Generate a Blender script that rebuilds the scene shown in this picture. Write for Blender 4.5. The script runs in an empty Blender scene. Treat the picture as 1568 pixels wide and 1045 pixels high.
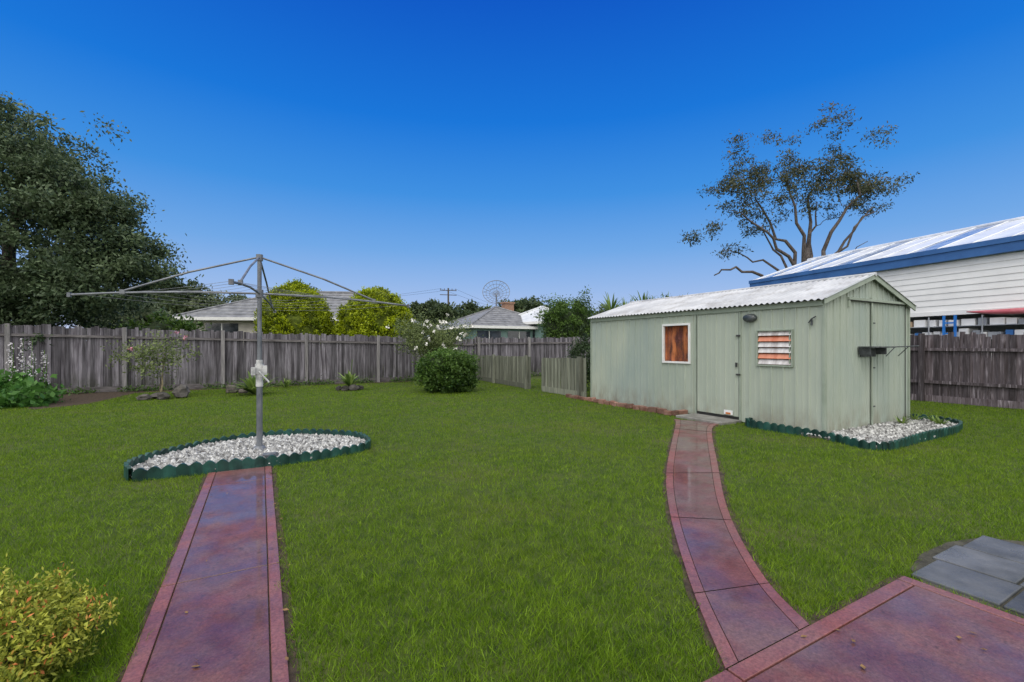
import bpy, math, random, bmesh
import numpy as np
from mathutils import Vector, Matrix
rng=np.random.default_rng(7); random.seed(7)
TH=math.radians(28.85); cT=math.cos(TH); sT=math.sin(TH)
H=1.38
def W(X,Y,z=0.0):
    return (X*cT+Y*sT, -X*sT+Y*cT, z)
scene=bpy.context.scene
col=scene.collection

# ---------------------------------------------------------------- materials
def base(name):
    m=bpy.data.materials.new(name); m.use_nodes=True
    nt=m.node_tree; b=nt.nodes['Principled BSDF']
    return m,nt,b
def N(nt,t,**k):
    n=nt.nodes.new(t)
    for a,v in k.items(): setattr(n,a,v)
    return n
def c4(c): return (c[0],c[1],c[2],1)
def maprange(nt,src,a,b,c,d):
    n=N(nt,'ShaderNodeMapRange'); nt.links.new(src,n.inputs[0])
    for i,v in enumerate((a,b,c,d)): n.inputs[i+1].default_value=v
    return n.outputs[0]
def noise(nt,scale,stretch=(1,1,1),detail=5,rough=.6):
    tc=N(nt,'ShaderNodeTexCoord'); mp=N(nt,'ShaderNodeMapping')
    mp.inputs['Scale'].default_value=stretch
    nt.links.new(tc.outputs['Object'],mp.inputs[0])
    no=N(nt,'ShaderNodeTexNoise'); no.inputs['Scale'].default_value=scale
    no.inputs['Detail'].default_value=detail; no.inputs['Roughness'].default_value=rough
    nt.links.new(mp.outputs[0],no.inputs['Vector'])
    return no.outputs['Fac']
def mixc(nt,fac,a,b,bt='MIX'):
    n=N(nt,'ShaderNodeMix',data_type='RGBA',blend_type=bt)
    if hasattr(fac,'is_linked'): nt.links.new(fac,n.inputs[0])
    else: n.inputs[0].default_value=fac
    for s,i in ((a,6),(b,7)):
        if hasattr(s,'is_linked'): nt.links.new(s,n.inputs[i])
        else: n.inputs[i].default_value=c4(s)
    return n.outputs[2]
def scalec(nt,c,f):
    n=N(nt,'ShaderNodeVectorMath',operation='SCALE'); nt.links.new(c,n.inputs[0])
    if hasattr(f,'is_linked'): nt.links.new(f,n.inputs['Scale'])
    else: n.inputs['Scale'].default_value=f
    return n.outputs[0]
def nmat(name,c1,c2,scale=5,stretch=(1,1,1),rough=.7,rnd=0.0,metal=0,spec=.4,bump=0,bscale=40,lo=.35,hi=.65,c3=None,s3=2,t3=(.55,.7),r2=None,zfade=None):
    m,nt,b=base(name)
    f=maprange(nt,noise(nt,scale,stretch),lo,hi,0,1)
    c=mixc(nt,f,c1,c2)
    if c3:
        f3=maprange(nt,noise(nt,s3,stretch),t3[0],t3[1],0,1); c=mixc(nt,f3,c,c3)
    if zfade:   # weather stain that fades with height above ground
        tc=N(nt,'ShaderNodeTexCoord'); sp=N(nt,'ShaderNodeSeparateXYZ'); nt.links.new(tc.outputs['Object'],sp.inputs[0])
        fz=maprange(nt,sp.outputs[2],zfade[1],zfade[2],1,0)
        fn=maprange(nt,noise(nt,5,(1,1,.5)),.4,.62,0,zfade[3])
        mu=N(nt,'ShaderNodeMath',operation='MULTIPLY'); nt.links.new(fz,mu.inputs[0]); nt.links.new(fn,mu.inputs[1])
        c=mixc(nt,mu.outputs[0],c,zfade[0])
    if rnd:
        at=N(nt,'ShaderNodeAttribute',attribute_name='rnd')
        c=scalec(nt,c,maprange(nt,at.outputs['Fac'],0,1,1-rnd,1+rnd))
    nt.links.new(c,b.inputs['Base Color'])
    if r2 is not None:
        nt.links.new(maprange(nt,noise(nt,scale*.6),.4,.6,rough,r2),b.inputs['Roughness'])
    else: b.inputs['Roughness'].default_value=rough
    b.inputs['Metallic'].default_value=metal
    b.inputs['Specular IOR Level'].default_value=spec
    if bump:
        bp=N(nt,'ShaderNodeBump'); bp.inputs['Strength'].default_value=bump; bp.inputs['Distance'].default_value=.02
        nt.links.new(noise(nt,bscale,stretch),bp.inputs['Height']); nt.links.new(bp.outputs[0],b.inputs['Normal'])
    return m
def leafmat(name,dark,light,tip=None,trans=.3,rough=.5):
    m,nt,b=base(name)
    at=N(nt,'ShaderNodeAttribute',attribute_name='rnd')
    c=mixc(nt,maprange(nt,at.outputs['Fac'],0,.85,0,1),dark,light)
    if tip: c=mixc(nt,maprange(nt,at.outputs['Fac'],.86,1,0,1),c,tip)
    f=maprange(nt,noise(nt,1.2),.3,.7,.7,1.3); c=scalec(nt,c,f)
    nt.links.new(c,b.inputs['Base Color']); b.inputs['Roughness'].default_value=rough
    b.inputs['Specular IOR Level'].default_value=.3
    t=N(nt,'ShaderNodeBsdfTranslucent'); nt.links.new(c,t.inputs[0])
    mx=N(nt,'ShaderNodeMixShader'); mx.inputs[0].default_value=trans
    nt.links.new(b.outputs[0],mx.inputs[1]); nt.links.new(t.outputs[0],mx.inputs[2])
    nt.links.new(mx.outputs[0],nt.nodes['Material Output'].inputs[0])
    return m

# ---------------------------------------------------------------- mesh tools
def fast_mesh(name,V,n,mats,rnd,parent=None,smooth=False):
    V=np.ascontiguousarray(V,dtype=np.float32).reshape(-1,3); nf=len(V)//n
    me=bpy.data.meshes.new(name); me.vertices.add(len(V)); me.vertices.foreach_set('co',V.ravel())
    me.loops.add(len(V)); me.loops.foreach_set('vertex_index',np.arange(len(V),dtype=np.int32))
    me.polygons.add(nf); me.polygons.foreach_set('loop_start',np.arange(0,len(V),n,dtype=np.int32))
    me.update(calc_edges=True)
    a=me.attributes.new('rnd','FLOAT','FACE'); a.data.foreach_set('value',np.asarray(rnd,dtype=np.float32))
    for m in mats: me.materials.append(m)
    o=bpy.data.objects.new(name,me); col.objects.link(o)
    if parent: par(o,parent)
    return o
def par(o,p):
    o.parent=p; o.matrix_parent_inverse=Matrix.Translation(p.location).inverted()
def empty(name,loc=(0,0,0)):
    e=bpy.data.objects.new(name,None); e.location=loc; e.empty_display_size=.2; col.objects.link(e); return e
class MB:
    def __init__(s): s.v=[];s.f=[];s.m=[];s.r=[]
    def poly(s,pts,m=0,r=.5):
        i=len(s.v); s.v+= [tuple(p) for p in pts]; s.f.append(tuple(range(i,i+len(pts)))); s.m.append(m); s.r.append(r)
    def hexa(s,p,m=0,r=None):
        if r is None: r=random.random()
        i=len(s.v); s.v+=[tuple(q) for q in p]
        for f in ((0,3,2,1),(4,5,6,7),(0,1,5,4),(1,2,6,5),(2,3,7,6),(3,0,4,7)):
            s.f.append(tuple(i+k for k in f)); s.m.append(m); s.r.append(r)
    def box(s,x0,x1,y0,y1,z0,z1,m=0,r=None):
        s.hexa([(x0,y0,z0),(x1,y0,z0),(x1,y1,z0),(x0,y1,z0),(x0,y0,z1),(x1,y0,z1),(x1,y1,z1),(x0,y1,z1)],m,r)
    def obox(s,c,size,M=None,m=0,r=None):
        h=[x/2 for x in size]; P=[]
        for z in (-1,1):
            for x,y in ((-1,-1),(1,-1),(1,1),(-1,1)):
                q=Vector((x*h[0],y*h[1],z*h[2]))
                if M is not None: q=M@q
                P.append(q+Vector(c))
        s.hexa(P,m,r)
    def tube(s,pts,rad,seg=8,m=0,r=None,cap=True):
        pts=[Vector(p) for p in pts]; 
        if not hasattr(rad,'__len__'): rad=[rad]*len(pts)
        if r is None: r=random.random()
        i0=len(s.v); ref=None
        for k,p in enumerate(pts):
            d=(pts[min(k+1,len(pts)-1)]-pts[max(k-1,0)])
            if d.length<1e-9: d=Vector((0,0,1))
            d.normalize()
            if ref is None: ref=Vector((1,0,0)) if abs(d.x)<.8 else Vector((0,1,0))
            u=d.cross(ref).normalized(); w=u.cross(d).normalized(); ref=w
            for j in range(seg):
                a=2*math.pi*j/seg; s.v.append(tuple(p+(u*math.cos(a)+w*math.sin(a))*rad[k]))
        for k in range(len(pts)-1):
            for j in range(seg):
                a=i0+k*seg+j; b=i0+k*seg+(j+1)%seg
                s.f.append((a,b,b+seg,a+seg)); s.m.append(m); s.r.append(r)
        if cap:
            s.f.append(tuple(i0+j for j in range(seg))[::-1]); s.m.append(m); s.r.append(r)
            e=i0+(len(pts)-1)*seg
            s.f.append(tuple(e+j for j in range(seg))); s.m.append(m); s.r.append(r)
    def make(s,name,mats,parent=None,M=None,bevel=0,smooth=False):
        me=bpy.data.meshes.new(name); v=s.v
        if M is not None: v=[tuple(M@Vector(p)) for p in v]
        me.from_pydata(v,[],s.f); me.update()
        for m in mats: me.materials.append(m)
        me.polygons.foreach_set('material_index',s.m)
        a=me.attributes.new('rnd','FLOAT','FACE'); a.data.foreach_set('value',s.r)
        if smooth: me.polygons.foreach_set('use_smooth',[True]*len(s.f))
        o=bpy.data.objects.new(name,me); col.objects.link(o)
        if parent: par(o,parent)
        if bevel:
            b=o.modifiers.new('bev','BEVEL'); b.width=bevel; b.segments=2
        return o
def inpoly(x,y,poly):
    c=np.zeros(len(x),bool); n=len(poly)
    for i in range(n):
        x1,y1=poly[i];x2,y2=poly[(i+1)%n]
        if y1==y2: continue
        t=((y1>y)!=(y2>y))&(x<(x2-x1)*(y-y1)/(y2-y1)+x1); c^=t
    return c
def vnoise(x,y,s,seed=0):
    g=np.random.default_rng(seed).uniform(0,1,(128,128)); X=x*s+500;Y=y*s+500
    i=np.floor(X).astype(int);j=np.floor(Y).astype(int);fx=X-i;fy=Y-j
    fx=fx*fx*(3-2*fx);fy=fy*fy*(3-2*fy); i%=128;j%=128;i2=(i+1)%128;j2=(j+1)%128
    return (g[i,j]*(1-fx)+g[i2,j]*fx)*(1-fy)+(g[i,j2]*(1-fx)+g[i2,j2]*fx)*fy
def unit(n):
    d=rng.normal(size=(n,3)); return d/np.linalg.norm(d,axis=1)[:,None]
def leaves(P,L,aspect=.45,bias=(0,0,.25),bw=.6):
    n=len(P); d=unit(n)+np.array(bias)*bw; d/=np.linalg.norm(d,axis=1)[:,None]
    s=np.cross(d,unit(n)); s/=np.linalg.norm(s,axis=1)[:,None]
    l=(L*rng.uniform(.6,1.3,n))[:,None]; w=l*aspect*.5
    return np.stack([P,P+d*l*.5+s*w,P+d*l,P+d*l*.5-s*w],1)
def crown(ells,ncl,cr,per,shell=.5,flat=.7,lump=.15):
    ws=np.array([e[6] if len(e)>6 else e[3]*e[4]*e[5] for e in ells],float); ws/=ws.sum()
    P=[];R=[]
    for k in range(ncl):
        e=ells[rng.choice(len(ells),p=ws)]
        d=unit(1)[0]; rr=rng.uniform(shell,1)**.7*(1+rng.normal()*lump)
        c=np.array(e[:3])+d*rr*np.array(e[3:6])
        if c[2]<.05: c[2]=.05
        r=cr*rng.uniform(.6,1.4); q=rng.normal(size=(per,3))*.5*r; q[:,2]*=flat
        P.append(c+q); 
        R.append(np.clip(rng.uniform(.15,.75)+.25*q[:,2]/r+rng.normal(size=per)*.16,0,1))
    P=np.concatenate(P);R=np.concatenate(R); P[:,2]=np.maximum(P[:,2],.02)
    return P,R
def skeleton(mb,root,tips,r0,seg=7,stems=None,wob=.12,thin=1.0):
    pts=[(Vector(root),r0)]
    if stems:
        for st in stems:
            P=[Vector(p) for p in st[0]]; Q=[]
            for i in range(len(P)-1):
                for t in np.linspace(0,1,5)[:-1]: Q.append(P[i].lerp(P[i+1],t))
            Q.append(P[-1])
            Q=[q+Vector(rng.normal(size=3)*wob*.35) if 0<i else q for i,q in enumerate(Q)]
            R=list(np.linspace(st[1],st[2],len(Q))); mb.tube(Q,R,seg)
            pts+=list(zip(Q,R))
    for t in sorted([Vector(t) for t in tips],key=lambda t:(t-Vector(root)).length):
        best=min(pts,key=lambda p:(p[0]-t).length+ (3*max(0,p[0].z-t.z+.1)))
        a=best[0]; L=(t-a).length; rs=min(best[1]*.65,(.02+.022*L)*thin); Q=[]
        k=5
        for i in range(k+1):
            f=i/k; q=a.lerp(t,f); q.z-=math.sin(f*math.pi)*L*.08
            if 0<i<k: q+=Vector(rng.normal(size=3)*wob*L*.12)
            Q.append(q)
        R=list(np.linspace(rs,rs*.25,k+1)); mb.tube(Q,R,5); pts+=list(zip(Q[1:],R[1:]))

# ---------------------------------------------------------------- shared materials
M_bark=nmat('bark',(.05,.04,.03),(.13,.11,.09),8,(4,4,1),.9,bump=.5)
M_gum=nmat('gum_bark',(.05,.04,.035),(.13,.11,.10),4,(3,3,1),.8,bump=.3)
M_wood=nmat('weathered_paling',(.088,.080,.094),(.245,.232,.262),3,(9,9,.5),.9,rnd=.5,bump=.5,bscale=12,c3=(.042,.036,.044),s3=1.6,t3=(.46,.68),zfade=((.05,.055,.035),.15,.7,.8))
M_post=nmat('weathered_post',(.15,.145,.15),(.29,.275,.28),3,(9,9,.7),.9,rnd=.2,bump=.4,bscale=12)
M_woodR=nmat('dark_paling',(.045,.034,.036),(.125,.105,.118),3,(9,9,.7),.85,rnd=.5,bump=.4,bscale=12,c3=(.34,.30,.33),s3=2.5,t3=(.55,.72))
M_woodG=nmat('low_fence_paling',(.10,.11,.085),(.23,.24,.19),3,(9,9,.5),.9,rnd=.3,bump=.4,bscale=12)
M_rail=nmat('rail_wood',(.08,.072,.075),(.19,.175,.18),4,(1,1,6),.9,rnd=.2)
M_shed=nmat('shed_paint',(.345,.395,.335),(.42,.465,.395),1.3,(1,1,.35),.5,bump=.05,bscale=6,c3=(.30,.365,.345),s3=.7,t3=(.48,.72),zfade=((.17,.12,.07),.03,.45,.55))
M_shedtrim=nmat('shed_trim',(.27,.32,.26),(.34,.39,.325),3,(1,1,1),.5)
M_dark=nmat('dark_gap',(.012,.012,.012),(.03,.03,.03),5,rough=.8)
M_roof=nmat('corrugated_roof',(.40,.41,.43),(.58,.59,.61),2,(1,1,1),.4,metal=.1,spec=.5,c3=(.30,.29,.28),s3=3,t3=(.5,.75))
M_white=nmat('white_paint',(.72,.72,.72),(.82,.82,.82),4,rough=.45)
M_green=nmat('edging_green',(.006,.032,.028),(.018,.075,.062),6,rough=.4,rnd=.3)
M_galv=nmat('galvanised_steel',(.10,.11,.13),(.22,.235,.26),6,(1,1,.5),.5,metal=.3,spec=.5)
M_soil=nmat('soil',(.03,.02,.014),(.085,.06,.04),14,rough=.95,bump=.8,bscale=30)
M_rock=nmat('rock',(.07,.06,.055),(.20,.17,.155),5,rough=.85,rnd=.3,bump=.4,bscale=20)
M_brick=nmat('edging_brick',(.16,.07,.05),(.28,.17,.13),6,rough=.85,rnd=.4,bump=.4,bscale=20)
M_gravel=nmat('white_gravel',(.20,.20,.20),(.52,.52,.51),20,rough=.8,rnd=.6)
M_conc=nmat('grey_concrete',(.06,.065,.07),(.13,.135,.145),3,rough=.5,bump=.2,bscale=60,r2=.2,rnd=.3)

def wetred(name,c1,c2,c3,wet=1.0):
    m,nt,b=base(name)
    f=maprange(nt,noise(nt,3.2,detail=12,rough=.75),.36,.64,0,1)
    c=mixc(nt,f,c1,c2)
    c=mixc(nt,maprange(nt,noise(nt,1.1,detail=9,rough=.7),.44,.60,0,.75),c,c3)  # greyer patches: worn concrete, with pale sky reflection mimicked in the colour
    c=mixc(nt,maprange(nt,noise(nt,22,detail=4),.60,.72,0,.5),c,(.05,.03,.028))
    sp=maprange(nt,noise(nt,90,detail=3),.3,.7,.7,1.3); c=scalec(nt,c,sp)
    # rain-wet film: darker, mirror-like patches
    wt=maprange(nt,noise(nt,1.45,(1,1,1),detail=10,rough=.65),.42,.55,.12,wet)
    c=mixc(nt,wt,c,scalec(nt,c,.72))
    nt.links.new(c,b.inputs['Base Color'])
    nt.links.new(maprange(nt,noise(nt,6,detail=6),.35,.65,.30,.55),b.inputs['Roughness'])
    b.inputs['Specular IOR Level'].default_value=.4
    nt.links.new(wt,b.inputs['Coat Weight']); b.inputs['Coat Roughness'].default_value=.06; b.inputs['Coat IOR'].default_value=1.45
    bp=N(nt,'ShaderNodeBump'); bp.inputs['Strength'].default_value=.25; bp.inputs['Distance'].default_value=.01
    nt.links.new(noise(nt,40,detail=7),bp.inputs['Height']); nt.links.new(bp.outputs[0],b.inputs['Normal'])
    b2=N(nt,'ShaderNodeBump'); b2.inputs['Strength'].default_value=.05; b2.inputs['Distance'].default_value=.01
    nt.links.new(noise(nt,9,detail=5),b2.inputs['Height']); nt.links.new(b2.outputs[0],b.inputs['Coat Normal'])
    return m
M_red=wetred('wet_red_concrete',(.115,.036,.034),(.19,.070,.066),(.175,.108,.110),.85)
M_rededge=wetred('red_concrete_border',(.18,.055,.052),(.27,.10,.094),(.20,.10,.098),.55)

# ---------------------------------------------------------------- world, sun, camera
SUN_EL=math.radians(55); SUN_AZ=math.radians(225)
w=bpy.data.worlds.new('World'); scene.world=w; w.use_nodes=True; nt=w.node_tree
BS=.13
bg=nt.nodes['Background']; bg.inputs[1].default_value=BS
sky=N(nt,'ShaderNodeTexSky',sky_type='NISHITA'); sky.sun_disc=False; sky.sun_elevation=SUN_EL; sky.sun_rotation=SUN_AZ
sky.air_density=1.0; sky.dust_density=.4; sky.ozone_density=2.5
tc=N(nt,'ShaderNodeTexCoord'); sx=N(nt,'ShaderNodeSeparateXYZ'); nt.links.new(tc.outputs['Generated'],sx.inputs[0])
rp=N(nt,'ShaderNodeValToRGB'); nt.links.new(sx.outputs[2],rp.inputs[0])
cr=rp.color_ramp; cr.elements[0].position=0; cr.elements[0].color=(.56,.62,.83,1)
cr.elements[1].position=.62; cr.elements[1].color=(.0,.090,.57,1)
for p_,c_ in ((.06,(.44,.55,.83)),(.12,(.31,.48,.82)),(.2,(.16,.39,.80)),(.31,(.045,.28,.77)),(.44,(.004,.18,.71))):
    e=cr.elements.new(p_); e.color=(*c_,1)
grade=scalec(nt,rp.outputs[0],1/BS)
clear=mixc(nt,.95,sky.outputs[0],grade)
cd=Vector((-.8*sT,-.8*cT,.9)).normalized()
dt=N(nt,'ShaderNodeVectorMath',operation='DOT_PRODUCT'); nt.links.new(tc.outputs['Generated'],dt.inputs[0]); dt.inputs[1].default_value=cd
cn=N(nt,'ShaderNodeTexNoise'); cn.inputs['Scale'].default_value=2.5; cn.inputs['Detail'].default_value=6; nt.links.new(tc.outputs['Generated'],cn.inputs['Vector'])
ad=N(nt,'ShaderNodeMath',operation='MULTIPLY_ADD'); nt.links.new(cn.outputs['Fac'],ad.inputs[0]); ad.inputs[1].default_value=.35; nt.links.new(dt.outputs['Value'],ad.inputs[2])
cf=maprange(nt,ad.outputs[0],.25,.6,0,1)
cv=1.5/BS
mx=mixc(nt,cf,clear,(cv,cv*.99,cv*.97)); nt.links.new(mx,bg.inputs[0])  # white cloud zone added outside the view as neutral fill light
sl=bpy.data.lights.new('sun','SUN'); sl.energy=1.2; sl.angle=math.radians(30); sl.color=(1,.96,.9)
so=bpy.data.objects.new('sun',sl); col.objects.link(so)
d=Vector((math.sin(SUN_AZ)*math.cos(SUN_EL),math.cos(SUN_AZ)*math.cos(SUN_EL),math.sin(SUN_EL)))
so.rotation_euler=d.to_track_quat('Z','Y').to_euler(); so.location=d*30
cam=bpy.data.cameras.new('camera'); cam.lens=16; cam.sensor_width=36; cam.shift_y=.0048; cam.clip_end=2000; cam.clip_start=.05
co=bpy.data.objects.new('camera',cam); col.objects.link(co); co.location=(0,0,H); co.rotation_euler=(math.pi/2,0,-TH); scene.camera=co
scene.view_settings.view_transform='Standard'; scene.view_settings.look='None'; scene.view_settings.exposure=0

# ---------------------------------------------------------------- ground
M_ground=nmat('lawn_ground',(.03,.05,.008),(.07,.10,.014),9,rough=.95,bump=.6,bscale=50,c3=(.08,.085,.025),s3=.7,t3=(.5,.7))
mb=MB()
mb.poly([(-600,-600,0),(600,-600,0),(600,600,0),(-600,600,0)])
mb.make('ground',[M_ground])

path2L=[(6.75,5.98),(6.29,5.54),(4.06,3.70),(3.02,2.73),(2.20,1.84),(1.72,1.25)]
path2R=[(7.12,5.22),(6.52,4.99),(4.57,3.42),(3.39,2.44),(2.64,1.68),(2.35,1.25)]
def smoothpts(P,n=6):
    P=[Vector((p[0],p[1],0)) for p in P]; out=[]
    for i in range(len(P)-1):
        p0=P[max(i-1,0)];p1=P[i];p2=P[i+1];p3=P[min(i+2,len(P)-1)]
        for k in range(n):
            t=k/n
            out.append(.5*((2*p1)+(p2-p0)*t+(2*p0-5*p1+4*p2-p3)*t*t+(3*p1-p0-3*p2+p3)*t**3))
    out.append(P[-1]); return [(p.x,p.y) for p in out]
P2L=smoothpts(path2L);P2R=smoothpts(path2R)
poly_path2=P2L+P2R[::-1]
poly_patio=[(-9,1.25),(-9,-8),(3.34,-8),(3.34,1.26)]
pav=[(3.36,-4),(3.36,1.16),(3.5,1.27),(3.8,1.33),(4.2,1.32),(4.5,1.24),(4.68,1.08),(4.8,.9),(4.95,.6),(4.98,-4)]
bed_line=[(-1.15,5.92),(-.55,5.90),(.1,5.86),(.75,5.98),(1.2,6.2),(1.28,6.6),(1.15,7.0),(.55,7.5),(-.1,7.62),(-.7,7.35),(-1.12,6.8),(-1.25,6.3)]
bed_shed=[(7.54,4.95),(7.27,4.85),(7.24,4.2),(7.25,3.65),(7.12,2.95),(7.9,2.88),(9.2,2.9),(10.3,3.05),(10.6,3.4),(10.5,3.8),(10.45,3.8)]
bed_fl=[(7.56,6.35),(7.15,6.35),(7.1,7.4),(7.12,8.6),(7.2,9.9),(7.56,9.9)]
bed_back=[(-30,17.7),(-30,16.2),(-8,16.4),(-5.6,15.9),(-4.3,13.6),(-3.6,14.3),(-3.2,16.9),(0,17.3),(4,17.25),(7.6,17.35),(7.6,17.7)]
def prism(mb,poly,z0,z1,m=0):
    a=sum(poly[i][0]*poly[(i+1)%len(poly)][1]-poly[(i+1)%len(poly)][0]*poly[i][1] for i in range(len(poly)))
    if a<0: poly=poly[::-1]
    mb.poly([(x,y,z1) for x,y in poly],m)
    n=len(poly)
    for i in range(n):
        a=poly[i];b=poly[(i+1)%n]; mb.poly([(a[0],a[1],z0),(b[0],b[1],z0),(b[0],b[1],z1),(a[0],a[1],z1)],m)
mb=MB()
g=.005
ys=[1.252,3.216,5.3,5.86]
for i in range(len(ys)-1):
    y0=ys[i]+g;y1=ys[i+1]-g
    for x0,x1,m in ((-.5,-.43,1),(-.424,.032,0),(.038,.1,1)):
        mb.box(x0,x1,y0,y1,-.03,.018+random.uniform(-.001,.001),m)
mb.box(-.49,.09,1.26,5.85,-.03,.008,2)
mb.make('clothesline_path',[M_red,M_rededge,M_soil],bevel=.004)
mb=MB()
n=len(P2L); cuts={7,13,19,25}
def lerp2(a,b,t): return (a[0]+(b[0]-a[0])*t,a[1]+(b[1]-a[1])*t)
start=0
for c in sorted(cuts)+[n-1]:
    for t0,t1,m in ((0,.13,1),(.14,.86,0),(.87,1,1)):
        A=[];B=[]
        for k in range(start,c+1):
            l=P2L[k];r=P2R[k]
            if k==start and start>0: l=lerp2(l,P2L[k+1],.06); r=lerp2(r,P2R[k+1],.06)
            A.append(lerp2(l,r,t0));B.append(lerp2(l,r,t1))
        for k in range(len(A)-1):
            mb.poly([(*A[k],.016),(*B[k],.016),(*B[k+1],.016),(*A[k+1],.016)][::-1],m)
            for a,b in ((A[k],A[k+1]),(B[k+1],B[k])):
                mb.poly([(*a,-.02),(*b,-.02),(*b,.016),(*a,.016)],m)
    start=c
for k in range(n-1):
    mb.poly([(*P2L[k],.009),(*P2R[k],.009),(*P2R[k+1],.009),(*P2L[k+1],.009)][::-1],2)
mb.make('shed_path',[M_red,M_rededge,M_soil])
mb=MB()
mb.box(-9,3.34,-8,1.245,-.03,.006,2)
xs=[-9,-6,-3,-.5,1.72,3.26]
for i in range(len(xs)-1):
    mb.box(xs[i]+g,xs[i+1]-g,-3,1.16,-.02,.018,0); mb.box(xs[i]+g,xs[i+1]-g,1.168,1.245,-.02,.018,1)
mb.box(3.264,3.34,-3,1.245,-.02,.018,1)
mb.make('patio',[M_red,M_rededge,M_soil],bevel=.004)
mb=MB()
prism(mb,[(.09,1.25),(.145,1.3),(.14,2.4),(.15,3.3),(.135,4.4),(.15,5.9),(.09,5.9)],-.01,.004)
prism(mb,[(-.49,1.25),(-.53,1.25),(-.525,3.4),(-.535,5.9),(-.49,5.9)],-.01,.004)
def strip(P,w_):
    out=[]
    for i,p in enumerate(P):
        q=Vector((P[min(i+1,len(P)-1)][0]-P[max(i-1,0)][0],P[min(i+1,len(P)-1)][1]-P[max(i-1,0)][1])).normalized()
        out.append((p[0]-q.y*w_*(1+.4*math.sin(i*2.1)),p[1]+q.x*w_*(1+.4*math.sin(i*2.1))))
    return out
SR=strip(P2R,.05);SL=strip(P2L,-.03)
for A,B in ((P2R,SR),(SL,P2L)):
    for k in range(n-1): mb.poly([(*A[k],.004),(*B[k],.004),(*B[k+1],.004),(*A[k+1],.004)])
prism(mb,[(2.35,1.24),(3.36,1.24),(3.36,1.29),(2.9,1.285),(2.35,1.31)],-.01,.0045)
mb.make('path_soil_edge',[M_soil])
mb=MB(); prism(mb,pav,-.02,.007,1)
for i in range(4):
    for j in range(8):
        x=3.40+i*.385;y=.86-j*.385+(.03 if i%2 else 0)
        if i==3 and j==0: continue
        mb.box(x,x+.372,y,y+.372,0,.022+random.uniform(-.002,.002),0)
mb.make('grey_pavers',[M_conc,nmat('paver_surround',(.035,.032,.022),(.10,.095,.07),9,rough=.85,bump=.8,bscale=60)],bevel=.006)

# grass -------------------------------------------------
polys=[poly_patio,pav,bed_line,
       [(7.57,4.95)]+bed_shed[1:]+[(10.4,3.8)],[(7.56,3.8),(10.4,3.8),(10.4,9.42),(7.56,9.42)],bed_fl,bed_back,[(6.98,5.15),(7.53,5.15),(7.53,6.15),(6.98,6.15)]]
path1poly=[(-.49,-2),(.09,-2),(.09,5.88),(-.49,5.88)]
def grass(n,ymin,ymax,hh,ww,p=1.5,lean=(.1,.9)):
    u=rng.uniform(0,1,n); q=2-p
    Y=(ymin**q+u*(ymax**q-ymin**q))**(1/q); X=rng.uniform(-1.4,1.4,n)*Y
    a=X*cT+Y*sT;b=-X*sT+Y*cT
    keep=(b<17.75)&(a<14.45)
    ja=a+rng.normal(size=n)*.012; jb=b+rng.normal(size=n)*.012
    for k in polys: keep&=~inpoly(ja,jb,k)
    s=.06*vnoise(a,b,9,5)**1.5
    for sg in (-1,1):
        keep&=~inpoly(ja+sg*s,jb,path1poly); keep&=~inpoly(ja+sg*s*.6,jb-sg*s*.8,poly_path2)
    a=a[keep];b=b[keep];Y=Y[keep];n=len(a)
    sc=np.clip(Y/5,.8,2.6)
    tuft=.5*vnoise(a,b,7,1)+.5*vnoise(a,b,2.3,2)
    h=hh*rng.uniform(.45,1.3,n)*(.6+.85*tuft); wd=ww*sc*rng.uniform(.7,1.3,n)
    an=rng.uniform(0,2*np.pi,n); ln=rng.uniform(lean[0],lean[1],n)*h; la=rng.uniform(0,2*np.pi,n)
    sx_=np.cos(an)*wd/2;sy_=np.sin(an)*wd/2
    z=np.zeros(n)
    v=np.stack([np.stack([a-sx_,b-sy_,z],1),np.stack([a+sx_,b+sy_,z],1),np.stack([a+np.cos(la)*ln,b+np.sin(la)*ln,h],1)],1)
    return v,np.clip(rng.uniform(-.1,1.1,n)*.7+.55*(vnoise(a,b,14,3)-.2),0,1)
v1,r1=grass(820000,1.6,19,.033,.0040)
v2,r2_=grass(40000,1.6,6,.034,.0075,lean=(.6,1.5))
v=np.concatenate([v1,v2]); r=np.concatenate([r1,np.clip(r2_*.6+.4,0,1)])
m,nt,b=base('grass_blade')
at=N(nt,'ShaderNodeAttribute',attribute_name='rnd')
c=mixc(nt,at.outputs['Fac'],(.055,.125,.006),(.225,.355,.020))
c=mixc(nt,maprange(nt,noise(nt,.9,detail=6),.48,.72,0,.5),c,(.22,.285,.025))
c=mixc(nt,maprange(nt,noise(nt,3.5,detail=4),.5,.75,0,.4),c,(.06,.14,.008))
nt.links.new(c,b.inputs['Base Color']); b.inputs['Roughness'].default_value=.5; b.inputs['Specular IOR Level'].default_value=.18
t=N(nt,'ShaderNodeBsdfTranslucent'); nt.links.new(c,t.inputs[0]); mxs=N(nt,'ShaderNodeMixShader'); mxs.inputs[0].default_value=.35
nt.links.new(b.outputs[0],mxs.inputs[1]); nt.links.new(t.outputs[0],mxs.inputs[2]); nt.links.new(mxs.outputs[0],nt.nodes['Material Output'].inputs[0])
fast_mesh('lawn_grass',v,3,[m],r)
P=np.array([(rng.uniform(-.4,.1),rng.uniform(2,5.6),.022) for _ in range(16)]+[(.12+rng.uniform(-.03,.03),rng.uniform(2.2,4.5),.03) for _ in range(12)]+[(rng.uniform(1.9,3.2),rng.uniform(.2,1.2),.022) for _ in range(14)]+[(x+rng.uniform(-.1,.1),y,.03) for x,y in [(2.9,2.4),(3.6,2.9),(2.5,1.7),(4.6,3.8),(4,3.4)]])
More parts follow.
